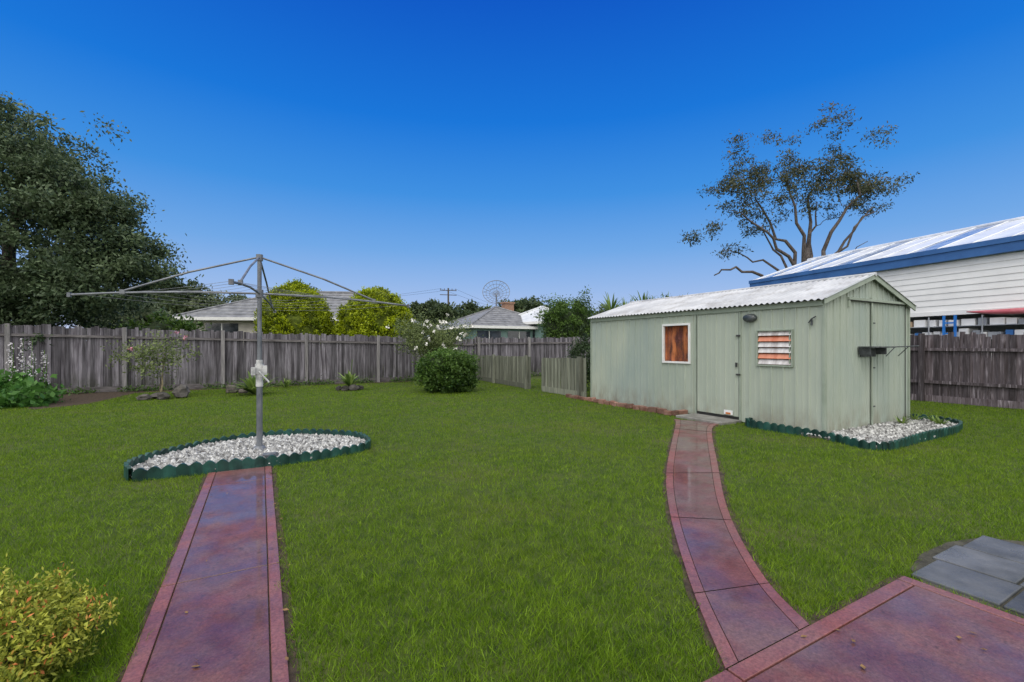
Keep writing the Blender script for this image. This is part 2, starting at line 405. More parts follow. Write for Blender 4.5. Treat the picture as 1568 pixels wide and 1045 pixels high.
Lf=leaves(P,.035,.5,(0,0,0)); Lf[:,:,2]=P[:,None,2]+(Lf[:,:,2]-P[:,None,2])*.2+.004
fast_mesh('fallen_leaves',Lf,4,[nmat('dry_leaf',(.10,.05,.02),(.30,.18,.07),30,rough=.8)],rng.uniform(0,1,len(P)))

# ---------------------------------------------------------------- fences
def fence(name,p0,p1,h0,h1,mp,mpost,mrail,side=1,bw=.10,post=2.5,railz=(.86,),posts=True,ph=.03,jit=.025):
    p0=Vector((*p0,0));p1=Vector((*p1,0)); L=(p1-p0).length; d=(p1-p0)/L; nrm=Vector((d.y,-d.x,0))*side
    mb=MB(); s=0; k=0
    ang=math.atan2(d.y,d.x)
    while s<L:
        wv=bw*random.uniform(.85,1.1); t=s/L; h=(h0+(h1-h0)*t)+random.gauss(0,jit)
        off=(-.012 if k%2 else .006)+random.uniform(-.003,.003)
        M=Matrix.Rotation(ang,3,'Z')@Matrix.Rotation(random.gauss(0,.008),3,'Y')
        c=p0+d*(s+wv/2)+nrm*off; c.z=h/2+.02
        mb.obox(c,(wv*1.02,.014,h-.04),M,0)
        s+=wv*.97; k+=1
    s=0.2
    while posts and s<L:
        h=h0+(h1-h0)*s/L; c=p0+d*s+nrm*.07; c.z=(h+ph)/2
        mb.obox(c,(.10,.085,h+ph),Matrix.Rotation(ang,3,'Z'),1); s+=post
    for rz in railz:
        a=p0+nrm*.045;b_=p1+nrm*.045
        n=max(1,int(L/post))
        for i in range(n):
            A=a.lerp(b_,i/n);B=a.lerp(b_,(i+1)/n); hm=h0+(h1-h0)*(i+.5)/n
            sl=math.atan2((h1-h0)*rz,L)
            M=Matrix.Rotation(ang,3,'Z')@Matrix.Rotation(-sl,3,'Y')
            c=(A+B)/2; c.z=hm*rz
            mb.obox(c,((B-A).length-.004,.04,.07),M,2)
    c=(p0+p1)/2+nrm*.032; c.z=.09
    mb.obox(c,(L,.02,.16),Matrix.Rotation(ang,3,'Z'),2)
    return mb.make(name,[mp,mpost,mrail])
fence('paling_fence',(-26,17.7),(-6.3,17.7),2.1,1.97,M_wood,M_post,M_rail)
fence('paling_fence',(-6.3,17.7),(7.9,17.7),1.97,1.66,M_wood,M_post,M_rail)
fence('paling_fence',(7.9,17.7),(14.5,17.7),1.72,1.80,M_wood,M_post,M_rail)
fence('paling_fence',(14.45,17.7),(14.45,-9),1.75,1.57,M_woodR,M_woodR,M_woodR,side=1,railz=(.78,.3))
fence('low_paling_fence',(7.46,12.3),(7.75,17.6),1.03,1.0,M_woodG,M_woodG,M_woodG,side=-1,bw=.09,railz=(),post=2.6,ph=.05,jit=.01)
fence('low_paling_fence',(7.46,9.5),(7.46,11.6),1.06,1.02,M_woodG,M_woodG,M_woodG,side=-1,bw=.09,railz=(),post=2.05,ph=.04,jit=.01)

# ---------------------------------------------------------------- shed
shed=empty('garden_shed',(8.96,6.6,0))
X0,X1,Y0,Y1=7.55,10.38,3.80,9.40; EZ=2.10; RZ=2.545; XM=(X0+X1)/2
def ribbed(mb,axis,fix,s0,s1,z0,z1,out,period=.2,amp=.018,phase=0):
    k=math.floor((s0-phase)/period)
    pts=[]
    for i in range(k,k+int((s1-s0)/period)+3):
        o=phase+i*period; q=period/.2
        pts+= [(o,0),(o+.006*q,1),(o+.024*q,1),(o+.030*q,0),(o+.108*q,0),(o+.112*q,.35),(o+.122*q,.35),(o+.126*q,0)]
    pts=[p for p in pts if s0<p[0]<s1]; pts=[(s0,0)]+pts+[(s1,0)]
    f1=z1 if callable(z1) else (lambda s:z1)
    for (a,oa),(b,ob) in zip(pts[:-1],pts[1:]):
        if axis=='y': P=[(fix+out*oa*amp,a,z0),(fix+out*ob*amp,b,z0),(fix+out*ob*amp,b,f1(b)),(fix+out*oa*amp,a,f1(a))]
        else: P=[(a,fix+out*oa*amp,z0),(b,fix+out*ob*amp,z0),(b,fix+out*ob*amp,f1(b)),(a,fix+out*oa*amp,f1(a))]
        mb.poly(P)
mb=MB()
w1=(6.28,6.98,1.03,1.83); w2=(4.26,4.87,1.04,1.65); dr=(5.20,6.12)
E=EZ-.01
for a,b,z0,z1 in ((Y0,w2[0],0.02,E),(w2[0],w2[1],.02,w2[2]),(w2[0],w2[1],w2[3],E),(w2[1],dr[0],.02,E),
                  (dr[1],w1[0],.02,E),(w1[0],w1[1],.02,w1[2]),(w1[0],w1[1],w1[3],E),(w1[1],Y1,.02,E)):
    ribbed(mb,'y',X0,a,b,z0,z1,-1)
gz=lambda s: EZ+(RZ-EZ)*(1-abs(s-XM)/(XM-X0))-.01
ribbed(mb,'x',Y0,X0,XM,.02,gz,-1,.2); ribbed(mb,'x',Y0,XM,X1,.02,gz,-1,.2)
ribbed(mb,'x',Y1,X0,XM,.02,gz,1,.2); ribbed(mb,'x',Y1,XM,X1,.02,gz,1,.2)
ribbed(mb,'y',X1,Y0,Y1,.02,E,1)
mb.make('walls',[M_shed],shed)
mb=MB()
mb.box(X0-.022,X0+.03,Y0-.022,Y0+.02,.02,E,0)
mb.box(X1-.03,X1+.022,Y0-.022,Y0+.02,.02,E,0); mb.box(X0-.022,X0+.03,Y1-.02,Y1+.022,.02,E,0)
mb.box(X0-.035,X0-.019,Y0,Y1,EZ-.10,EZ-.015,0)
for sgn in (-1,1):
    xe=XM+sgn*(XM-X0+.10); 
    y0,y1=Y0-.075,Y0-.055
    p=[(XM,y0,RZ-.05),(XM,y1,RZ-.05),(xe,y1,EZ-.08),(xe,y0,EZ-.08),(XM,y0,RZ+.045),(XM,y1,RZ+.045),(xe,y1,EZ+.01),(xe,y0,EZ+.01)]
    mb.hexa(p,0)
mb.box(8.96,9.0,Y0-.034,Y0-.019,.05,2.2,0); mb.box(8.2,10.2,Y0-.05,Y0-.019,2.12,2.16,0); 
mb.box(8.2,8.24,Y0-.045,Y0-.019,2.0,2.118,0); mb.box(8.2,10.2,Y0-.046,Y0-.019,2.106,2.118,1)
mb.box(9.002,9.016,Y0-.024,Y0-.015,.05,2.10,1); mb.box(10.2,10.215,Y0-.024,Y0-.015,.05,2.10,1)
mb.make('trim',[M_shedtrim,M_dark],shed,bevel=.002)
mb=MB()
ribbed(mb,'y',X0-.012,dr[0]+.016,dr[1]-.016,.10,1.98,-1,.2,.012,.07)
mb.make('door',[M_shed],shed)
mb=MB()
mb.box(X0-.006,X0+.01,dr[0],dr[1],.0,2.0,1)
for y in (dr[0]-.03,dr[1]): mb.box(X0-.024,X0-.002,y,y+.03,.02,E-.09,0)
mb.box(X0-.024,X0-.0065,dr[0]-.03,dr[1]+.03,1.985,2.0,0)
for z in (.85,1.55):
    mb.box(X0-.045,X0-.025,dr[0]-.03,dr[0]+.05,z,z+.03,2)
mb.box(X0-.05,X0-.025,dr[0]+.03,dr[0]+.06,1.0,1.08,2)
mb.box(X0-.034,X0-.026,5.32,5.50,.12,.20,3); mb.box(X0-.038,X0-.0345,5.36,5.46,.125,.16,4)
mb.make('door_fittings',[M_shedtrim,M_dark,nmat('fitting_steel',(.03,.03,.03),(.08,.08,.08),9,rough=.5),M_white,nmat('orange_label',(.5,.16,.04),(.6,.2,.05),5)],shed,bevel=.002)
mg,nt,b=base('window_glass'); 
nt.nodes.remove(b)
gl=N(nt,'ShaderNodeBsdfGlossy'); gl.inputs['Roughness'].default_value=.03; tr=N(nt,'ShaderNodeBsdfTransparent'); ms=N(nt,'ShaderNodeMixShader'); ms.inputs[0].default_value=.14
nt.links.new(tr.outputs[0],ms.inputs[1]); nt.links.new(gl.outputs[0],ms.inputs[2]); nt.links.new(ms.outputs[0],nt.nodes['Material Output'].inputs[0])
M_curt=nmat('orange_curtain',(.38,.09,.025),(.60,.20,.07),2.0,(1,3,1),.8,c3=(.11,.03,.025),s3=1.5,t3=(.42,.56))
def frame(mb,y0,y1,z0,z1,t,m=0):
    x0,x1=X0-.034,X0+.02
    mb.box(x0,x1,y0-t,y1+t,z1,z1+t,m); mb.box(x0,x1,y0-t,y1+t,z0-t,z0,m)
    mb.box(x0,x1,y0-t,y0,z0,z1,m); mb.box(x0,x1,y1,y1+t,z0,z1,m)
mb=MB(); frame(mb,w1[0]+.03,w1[1]-.03,w1[2]+.03,w1[3]-.03,.04)
mb.make('window_frame',[M_white],shed,bevel=.003)
mb=MB(); frame(mb,w2[0]+.02,w2[1]-.02,w2[2]+.02,w2[3]-.02,.025); mb.box(X0-.02,X0+.01,w2[0]+.04,w2[0]+.06,w2[2]+.02,w2[3]-.02,0)
mb.make('louvre_frame',[M_shedtrim],shed,bevel=.003)
mb=MB(); x=X0-.006; mb.poly([(x,w1[0]+.03,w1[2]+.03),(x,w1[1]-.03,w1[2]+.03),(x,w1[1]-.03,w1[3]-.03),(x,w1[0]+.03,w1[3]-.03)]); mb.make('window_pane',[mg],shed)
mb=MB()
for w_ in (w1,w2):
    ys_=np.linspace(w_[0]-.03,w_[1]+.03,50); off=.045 if w_ is w1 else .09
    for a,b_ in zip(ys_[:-1],ys_[1:]):
        f=lambda y: X0+off+.012*math.sin(y*52+2*math.sin(y*9))
        mb.poly([(f(a),a,w_[2]-.03),(f(b_),b_,w_[2]-.03),(f(b_),b_,w_[3]+.03),(f(a),a,w_[3]+.03)])
mb.make('curtains',[M_curt],shed)
mb=MB()
for k in range(6):
    z=w2[2]+.07+k*.097
    mb.obox((X0-.006,(w2[0]+w2[1])/2,z),(.006,w2[1]-w2[0]-.05,.088),Matrix.Rotation(math.radians(24),3,'Y'),0 if k in (4,1) else 1)
mb.make('louvres',[nmat('louvre_amber',(.55,.13,.05),(.72,.28,.16),2,(1,4,1),.15,spec=.7),nmat('louvre_clear',(.34,.30,.29),(.74,.72,.72),2,(1,4,1),.12,spec=.7)],shed)
mb=MB(); mb.box(X0+.35,X1-.1,Y0+.1,Y1-.1,.05,EZ-.1); mb.make('interior',[M_dark],shed)
def corr(x0,z0,x1,z1,name):
    per=.10; ns=int((Y1-Y0+.16)/per*8); ysr=np.linspace(Y0-.09,Y1+.07,ns)
    zz=.013*np.sin(ysr*2*np.pi/per)
    mb=MB()
    for i in range(ns-1):
        mb.poly([(x0,ysr[i],z0+zz[i]),(x0,ysr[i+1],z0+zz[i+1]),(x1,ysr[i+1],z1+zz[i+1]),(x1,ysr[i],z1+zz[i])])
        mb.poly([(x0,ysr[i],z0+zz[i]-.006),(x0,ysr[i+1],z0+zz[i+1]-.006),(x0,ysr[i+1],z0+zz[i+1]),(x0,ysr[i],z0+zz[i])])
    mb.make(name,[M_roof],shed)
sl=(RZ-EZ)/(XM-X0)
corr(X0-.11,EZ+.03-sl*.11,XM,RZ+.03,'roof_front'); corr(X1+.11,EZ+.03-sl*.11,XM,RZ+.03,'roof_back')
mb=MB(); mb.tube([(XM,Y0-.09,RZ+.03),(XM,Y1+.07,RZ+.03)],.035,10); mb.make('ridge_cap',[M_roof],shed)
mb=MB()
P=[];R=[]
for t in np.linspace(0,1,9):
    P.append((X0-.018-.075*math.sin(t*math.pi/2),4.99,1.87)); R.append(.075*math.cos(t*math.pi/2)**.5+.001)
mb.tube(P,R,18)
mb.v=[(v[0],4.99+(v[1]-4.99)*1.7,v[2]) for v in mb.v]
mb.make('bulkhead_lamp',[nmat('lamp_glass',(.04,.05,.055),(.10,.11,.12),8,rough=.25,spec=.6)],shed,smooth=True)
mb=MB()
mb.box(X0-.044,X0-.024,3.95,3.975,1.70,1.80); mb.tube([(X0-.03,3.9,1.84),(X0-.05,3.96,1.80),(X0-.05,4.0,1.74)],.01,6)
mb.box(8.53,9.33,Y0-.22,Y0-.02,1.35,1.372,0); mb.box(8.55,8.58,Y0-.18,Y0-.02,1.24,1.349,0); mb.box(9.08,9.11,Y0-.18,Y0-.02,1.24,1.349,0)
mb.box(8.581,9.079,Y0-.04,Y0-.022,1.2,1.34,0)
mb.tube([(9.33,Y0-.1,1.36),(9.8,Y0-.18,1.37),(10.3,Y0-.18,1.38)],.010,6)
mb.tube([(9.9,Y0-.03,1.2),(9.9,Y0-.18,1.37)],.008,6); mb.tube([(9.45,Y0-.03,1.2),(9.5,Y0-.14,1.36)],.008,6)
for z in (.35,1.0,1.75): mb.box(9.0,9.06,Y0-.04,Y0-.025,z,z+.025)
mb.make('wall_fittings',[nmat('dark_metal',(.03,.035,.04),(.10,.11,.12),8,rough=.6)],shed,bevel=.002)
mb=MB(); mb.box(6.98,7.53,5.15,6.15,-.02,.05); mb.make('door_step',[nmat('step_concrete',(.16,.155,.14),(.29,.28,.26),5,rough=.7,bump=.3)],shed,bevel=.01)

# ---------------------------------------------------------------- garden beds
def edging(name,line,closed,h=.09):
    L=smoothpts(line+[line[0]] if closed else line,8)
    out=[];step=.02
    for a,b in zip(L[:-1],L[1:]):
        d=math.dist(a,b); n=max(1,int(round(d/step)))
        for k in range(n): out.append(lerp2(a,b,k/n))
    out.append(L[-1]); mb=MB(); s=0
    for i in range(len(out)-1):
        a=out[i];b=out[i+1]; d=Vector((b[0]-a[0],b[1]-a[1],0)); 
        if d.length<1e-6: continue
        nn=Vector((d.y,-d.x,0)).normalized()
        ph0=s*math.pi/.12; s+=d.length; ph1=s*math.pi/.12
        hw=h+.012*math.sin(s*2.1)
        z0=hw+.04*abs(math.sin(ph0)); z1=hw+.04*abs(math.sin(ph1)); t0=.007+.014*abs(math.sin(ph0));t1=.007+.014*abs(math.sin(ph1))
        A=Vector((*a,0))+nn*.015*math.sin(s*3);B=Vector((*b,0))+nn*.015*math.sin((s+.02)*3); rr=(int(ph0/math.pi)*0.37)%1
        for sg in (1,-1):
            mb.poly([A+nn*t0*sg,B+nn*t1*sg,B+nn*t1*sg+Vector((0,0,z1)),A+nn*t0*sg+Vector((0,0,z0))],0,rr)
        mb.poly([A+nn*t0+Vector((0,0,z0)),B+nn*t1+Vector((0,0,z1)),B-nn*t1+Vector((0,0,z1)),A-nn*t0+Vector((0,0,z0))],0,rr)
    return mb.make(name,[M_green])
def pebbles(name,poly,n,size,mat,z=.03,parent=None):
    xs_=[p[0] for p in poly]; ys_=[p[1] for p in poly]
    x=rng.uniform(min(xs_),max(xs_),n);y=rng.uniform(min(ys_),max(ys_),n); k=inpoly(x,y,poly); x=x[k];y=y[k];n=len(x)
    oc=np.array([(1,0,0),(0,1,0),(-1,0,0),(0,-1,0),(0,0,1),(0,0,-1)],float)
    F=np.array([(0,1,4),(1,2,4),(2,3,4),(3,0,4),(1,0,5),(2,1,5),(3,2,5),(0,3,5)])
    s=size*rng.uniform(.5,1.4,(n,1,1))*rng.uniform(.7,1.2,(n,1,3)); v=oc[None]*s*rng.uniform(.75,1.2,(n,6,1))
    an=rng.uniform(0,6.28,n); ca=np.cos(an)[:,None];sa=np.sin(an)[:,None]
    tl=rng.uniform(-.6,.6,n)[:,None]; 
    vx=v[...,0]*ca-v[...,1]*sa;vy=v[...,0]*sa+v[...,1]*ca;vz=v[...,2]
    vy2=vy*np.cos(tl)-vz*np.sin(tl); vz=vy*np.sin(tl)+vz*np.cos(tl)
    v=np.stack([vx+x[:,None],vy2+y[:,None],vz+z+rng.uniform(0,size*.6,n)[:,None]],-1)
    tri=v[:,F,:].reshape(-1,3)
    return fast_mesh(name,tri,3,[mat],np.repeat(rng.uniform(0,1,n),8),parent)
gb=empty('gravel_garden_bed',(0,6.7,0)); o=edging('scalloped_edging',bed_line,True); par(o,gb)
mb=MB(); prism(mb,bed_line,-.01,.035); mb.make('bed_base',[M_rock],gb); pebbles('white_gravel',bed_line,5200,.026,M_gravel,.04,gb)
gb2=empty('gravel_garden_bed',(8.9,3.3,0)); o=edging('scalloped_edging',bed_shed,False); par(o,gb2)
bs=[(7.53,4.9)]+bed_shed[1:-1]+[(10.4,3.79),(7.53,3.79)]
mb=MB(); prism(mb,bs,-.01,.03); mb.make('bed_base',[M_rock],gb2); pebbles('white_gravel',bs,5200,.026,M_gravel,.035,gb2)
gb3=empty('brick_edged_bed',(7.3,8,0)); mb=MB(); prism(mb,bed_fl,-.01,.02); mb.make('bed_soil',[M_soil],gb3)
mb=MB()
y=6.35
while y<9.9:
    L_=random.uniform(.16,.26); x=7.1+.03*random.random()+max(0,(y-8.4))*.06
    mb.obox((x,y+L_/2,.05+random.uniform(-.01,.01)),(.10,L_*.92,random.uniform(.08,.12)),Matrix.Rotation(random.gauss(0,.12),3,'Z')@Matrix.Rotation(random.gauss(0,.12),3,'X'))
    y+=L_
for k in range(3): mb.obox((7.18+.12*k,6.33,.05),(.13,.1,.1),Matrix.Rotation(random.gauss(0,.1),3,'Z'))
mb.make('edging_bricks',[M_brick],gb3,bevel=.012)
mb=MB(); prism(mb,bed_back,-.02,.004); mb.make('fence_garden_bed',[M_soil])
def rocks(name,specs,mat=M_rock):
    mb=MB()
    for (x,y,s,h) in specs:
        bm=bmesh.new(); bmesh.ops.create_icosphere(bm,subdivisions=2,radius=1)
        rr=Matrix.Rotation(random.uniform(0,6),3,'Z'); kx=random.uniform(.7,1.2); off=[random.uniform(0,9) for _ in range(3)]
        i0=len(mb.v)
        for v_ in bm.verts:
            c=v_.co; q=1+.16*math.sin(c.x*3+off[0])*math.cos(c.y*4+off[1])+.12*math.sin(c.z*5+off[2]+c.x*3)
            p=rr@Vector((c.x*s*kx*q,c.y*s*q,0)); mb.v.append((x+p.x,y+p.y,max(-.02,h*.45+c.z*h*.6*q)))
        r=random.random()
        for f_ in bm.faces: mb.f.append(tuple(i0+v_.index for v_ in f_.verts)); mb.m.append(0); mb.r.append(r)
        bm.free()
    return mb.make(name,[mat])
M_drock=nmat('dark_rock',(.04,.037,.035),(.12,.11,.10),5,rough=.85,rnd=.4,bump=.4,bscale=20)
rocks('garden_rocks',[(-2.6,14.65,.17,.15),(-2.2,14.6,.18,.2),(-1.85,14.8,.19,.34),(-2.35,14.95,.2,.15)],M_drock)
rocks('garden_rocks',[(-.75,15.6,.18,.25),(-.55,15.7,.14,.15),(-.45,15.4,.12,.12)])
rocks('garden_rocks',[(2.25,14.7,.15,.16),(2.5,14.68,.16,.19),(2.7,14.85,.13,.14),(2.1,14.9,.12,.14)],M_drock)

# ---------------------------------------------------------------- clothesline
cl=empty('rotary_clothesline',(-.02,6.67,0)); cx,cy=-.02,6.67; A0=math.radians(173.4)
mb=MB(); mb.tube([(cx,cy,0),(cx,cy,1.05)],.036,14); mb.tube([(cx,cy,1.05),(cx,cy,2.53)],.026,14)
mb.tube([(cx,cy,2.0),(cx,cy,2.1)],.045,12); mb.tube([(cx,cy,2.47),(cx,cy,2.55)],.04,12)
mb.make('pole',[M_galv],cl,smooth=False)
mb=MB(); tips=[]
for k in range(4):
    a=A0+k*math.pi/2; dx,dy=math.cos(a),math.sin(a); R_=1.885
    T=lambda t,z:(cx+dx*R_*t,cy+dy*R_*t,z)
    mb.tube([T(.02,2.05),T(.4,2.04),T(.75,2.0),T(1,1.955)],.013,8)
    mb.tube([T(.015,2.51),T(.4,2.28),T(.745,2.02)],.012,8)
    mb.obox(T(.745,2.01),(.05,.04,.05),Matrix.Rotation(a,3,'Z'))
    mb.obox(T(1,1.955),(.03,.04,.05),Matrix.Rotation(a,3,'Z'))
    tips.append((dx,dy))
mb.make('arms',[M_galv],cl)
mb=MB()
for t in (.34,.5,.66,.82,.98):
    z=2.045-.08*t*t
    for k in range(4):
        a=tips[k];b_=tips[(k+1)%4]; R_=1.885*t
        P=[(cx+R_*(a[0]+(b_[0]-a[0])*f),cy+R_*(a[1]+(b_[1]-a[1])*f),z-.03*math.sin(f*math.pi)) for f in np.linspace(0,1,7)]
        mb.tube(P,.0018,5,cap=False)
mb.make('wires',[nmat('line_wire',(.14,.15,.17),(.26,.27,.29),5,rough=.5)],cl)
mb=MB()
mb.tube([(cx,cy,.98),(cx,cy,1.15)],.05,12)
mb.box(cx-.075,cx+.075,cy-.05,cy+.05,1.02,1.09); mb.obox((cx-.07,cy-.05,1.06),(.05,.05,.10)); mb.obox((cx+.06,cy-.05,1.07),(.05,.05,.12))
mb.tube([(cx,cy-.05,1.05),(cx+.0,cy-.12,1.05),(cx+.10,cy-.13,.93),(cx+.10,cy-.2,.93)],.011,8)
mb.tube([(cx,cy,1.15),(cx,cy,1.2)],.038,12)
mb.tube([(cx,cy,.86),(cx,cy,.98)],.042,12)
mb.make('winding_gear',[nmat('gear_white',(.30,.31,.32),(.6,.6,.6),14,rough=.5)],cl,bevel=.006)
mb=MB(); mb.tube([(cx,cy,.03),(cx,cy,.10)],[.11,.05],12); mb.tube([(cx+.05,cy-.55,.09),(cx+.18,cy-.75,.13)],.025,8); mb.make('base_collar',[M_galv],cl)

# ---------------------------------------------------------------- plants helper
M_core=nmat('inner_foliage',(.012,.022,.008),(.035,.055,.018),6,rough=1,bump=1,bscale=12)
def bush(name,loc,ells,ncl,cr_,per,leaf,mat,stems=True,aspect=.45,shell=.5,core=None,flat=.8,bias=(0,0,.25),lump=.15,corem=None):
    e=empty(name,loc); P,R=crown(ells,ncl,cr_,per,shell,flat,lump)
    fast_mesh('foliage',leaves(P,leaf,aspect,bias),4,[mat],R,e)
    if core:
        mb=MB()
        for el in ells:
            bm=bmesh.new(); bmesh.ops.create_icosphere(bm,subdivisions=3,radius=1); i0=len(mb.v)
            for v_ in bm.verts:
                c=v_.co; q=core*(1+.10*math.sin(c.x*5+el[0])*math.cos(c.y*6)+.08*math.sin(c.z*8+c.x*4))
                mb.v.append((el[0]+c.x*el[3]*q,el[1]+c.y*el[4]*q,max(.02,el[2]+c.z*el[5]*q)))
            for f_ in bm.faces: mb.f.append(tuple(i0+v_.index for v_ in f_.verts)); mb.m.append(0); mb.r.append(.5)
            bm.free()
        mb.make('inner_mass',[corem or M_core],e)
    if stems:
        mb=MB(); tips=[P[i] for i in rng.integers(0,len(P),14)]; skeleton(mb,loc,tips,.05,5); mb.make('stems',[M_bark],e)
    return e
G_dark=leafmat('dark_leaf',(.015,.035,.013),(.060,.10,.035),trans=.2)
G_tree=leafmat('tree_leaf',(.022,.045,.022),(.125,.175,.085),trans=.25)
G_mid=leafmat('mid_leaf',(.025,.06,.012),(.12,.21,.035))
G_shrub=leafmat('shrub_leaf',(.015,.045,.010),(.11,.20,.035))
G_gold=leafmat('golden_leaf',(.07,.12,.005),(.40,.47,.012))
G_gum=leafmat('gum_leaf',(.035,.05,.028),(.12,.13,.07),tip=(.24,.15,.06))
G_rose=leafmat('rose_leaf',(.06,.09,.03),(.22,.27,.10))
G_strap=leafmat('strap_leaf',(.05,.10,.02),(.24,.34,.08))
M_petal=nmat('white_petal',(.72,.70,.66),(.85,.84,.80),8,rough=.6)
M_pink=nmat('pink_petal',(.55,.20,.30),(.68,.36,.44),8,rough=.6)

tl=W(-16.0,14.8); e=empty('large_tree',(tl[0],tl[1],0))
def CE(X,Y,z,rx,ry,rz,*w): p=W(X,Y,z); return (p[0],p[1],z,rx,ry,rz,*w)
ells=[CE(-16.2,14.8,5.2,3.2,3.2,3.7),CE(-14.6,14.2,4.2,2.2,2.4,2.6),CE(-13.4,14.4,5.1,1.3,1.7,1.6,8),CE(-12.9,14.2,3.4,1.4,1.7,1.3,9),CE(-15.2,14.4,6.7,1.4,1.7,1.2,7),
      CE(-16.6,14.8,8.3,1.2,1.5,.9,5),CE(-14.6,13.6,2.8,1.9,1.8,1.2,10),CE(-17.6,13.6,3.0,2.0,2.0,1.4,9),CE(-11.9,14.5,4.6,.9,.8,.3,2.2),CE(-11.3,14.2,3.8,.8,.7,.28,1.8),CE(-12.6,14.3,5.6,.7,.8,.3,1.3),CE(-12.2,14.2,5.1,.7,.6,.25,1.2)]
P,R=crown(ells,1050,.40,110,.45,.7,.18)
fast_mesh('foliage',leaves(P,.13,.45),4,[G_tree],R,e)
mb=MB(); tips=[P[i] for i in rng.integers(0,len(P),90)]
skeleton(mb,(tl[0],tl[1],0),tips,.3,8,stems=[([(tl[0],tl[1],0),(tl[0]+.1,tl[1],1.8),(tl[0]-.2,tl[1]+.1,4),(tl[0],tl[1],7)],.32,.1)])
mb.make('trunk',[M_bark],e)
# gum tree
gt=W(16.2,25.0); e=empty('gum_tree',(gt[0],gt[1],0))
def G(dx,z,dy=0): return W(16.2+dx,25+dy,z)
tipd=[(-3.05,11.3),(-1.43,11.6),(-.72,11.1),(2.15,11.0),(4.2,9.99),(4.5,10.3),(1.97,14.1),(.9,13.2),(3.95,13.0),(-1.97,12.8),(-4.13,12.5),(-4.7,9.8),(-3.6,9.3),(-2.33,9.0),(-2.7,8.1),(-4.3,6.9),
      (-6.7,7.4),(-5.3,8.0),(0,10.1),(.9,10.6),(3.05,10.9),(2.7,9.9),(-1.9,10.4),(1.6,9.9),(3.6,10.2),(-3.9,10.2),(-2.6,10.2),(-.5,10.7),(3.9,9.2),(-1.5,9.4),(1.2,11.3),(-3.2,8.5),(-3.4,9.7),(2.2,9.0),(.3,9.0),(-4.6,8.9),(2.9,10.7),(-3.0,10.9),(1.8,10.6)]
tips=[]
small={6,7,8,9,10,16,17,15}; low={28,29,31,33,34,35,14,13,12}
P=[];R=[]
for i,(dx,z) in enumerate(tipd):
    dy=rng.uniform(-.9,.9); t=G(dx*.96,z,dy); tips.append(t)
    k=4 if i in small else (4 if i in low else 6)
    for j in range(k):
        sp=.36 if i in small else .5
        c=np.array(t)+rng.normal(size=3)*np.array([sp,sp,sp*.6]); n_=65 if i in small else 85
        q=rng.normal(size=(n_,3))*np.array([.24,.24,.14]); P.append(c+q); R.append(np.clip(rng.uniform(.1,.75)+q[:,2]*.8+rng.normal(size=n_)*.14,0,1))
        if j%2==0: tips.append(tuple(c))
P=np.concatenate(P);R=np.concatenate(R)
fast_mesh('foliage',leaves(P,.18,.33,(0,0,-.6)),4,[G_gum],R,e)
mb=MB()
stems=[([G(.1,0),G(.0,3.2),G(.1,4.8)],.34,.28),([G(.05,4.7),G(-1.0,7.0,.3),G(-2.6,9.6,.5)],.13,.04),([G(.1,4.7),G(-.5,7.4,-.4),G(-1.4,10.6,-.4)],.15,.035),
       ([G(.1,4.7),G(.35,7.6,.4),G(.5,10.3,.5)],.16,.04),([G(.1,4.7),G(1.3,7.4,-.3),G(2.6,10.2,-.5)],.15,.04),([G(.1,4.7),G(1.7,6.6,.3),G(3.9,9.1,.4)],.12,.035),
       ([G(0,4.3),G(-2.4,4.9,-.3),G(-4.2,5.5,-.5),G(-5.4,5.3,-.5)],.12,.03),([G(0,4.7),G(-1.6,6.6,-.6),G(-4.0,8.4,-1)],.12,.035),([G(.1,4.6),G(1.8,5.8,.3),G(3.4,7.2,.3)],.08,.015),
       ([G(0,4.5),G(-2.0,6.0,.6),G(-3.9,6.9,.8)],.10,.02),([G(.1,4.6),G(.9,7.2,1),G(1.4,9.7,1.2)],.11,.03),([G(0,4.6),G(-.9,6.4,1),G(-1.9,8.3,1.2)],.10,.03),([G(.1,4.6),G(1.0,6.2,-1),G(2.3,8.6,-1.2)],.1,.03)]
skeleton(mb,G(0,5),tips,.3,8,stems=stems,wob=.35,thin=.6); mb.make('trunk',[M_gum],e)

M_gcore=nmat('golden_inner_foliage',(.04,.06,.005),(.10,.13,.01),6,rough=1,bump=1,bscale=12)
for (X,Y,hh,rr) in ((-10.45,22,4.42,1.62),(-6.75,22.5,4.22,1.82)):
    p=W(X,Y)
    bush('golden_cypress',(p[0],p[1],0),[(p[0],p[1],hh*.42,rr,rr,hh*.56)],900,.18,70,.10,G_gold,shell=.93,lump=.025,aspect=.6,bias=(0,0,.7),core=.93,corem=M_gcore,stems=False)
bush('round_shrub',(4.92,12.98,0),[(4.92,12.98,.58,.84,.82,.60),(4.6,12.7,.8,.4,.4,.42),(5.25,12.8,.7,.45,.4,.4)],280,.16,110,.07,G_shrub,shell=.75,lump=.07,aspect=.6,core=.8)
def flowers(name,e,pts,mat,s=.06):
    P=np.repeat(np.array(pts),12,0)+rng.normal(size=(len(pts)*12,3))*s*.25
    fast_mesh(name,leaves(P,s,.8,(0,0,0)),4,[mat],rng.uniform(0,1,len(P)),e)
e=bush('white_rose_bush',(5.42,15.96,0),[(5.3,15.9,1.6,1.15,.95,.6),(4.8,15.9,2.0,.7,.6,.4),(6.2,15.7,1.85,.7,.6,.45),(5.4,15.8,1.0,.7,.6,.5)],270,.25,44,.08,G_rose,shell=.3)
flowers('flowers',e,[(5.4+random.gauss(0,.7),14.95+random.gauss(0,.2),random.uniform(1.25,2.3)) for _ in range(26)]+[(5.4+random.gauss(0,.7),15.6,2.2+random.gauss(0,.1)) for _ in range(6)],M_petal,.07)
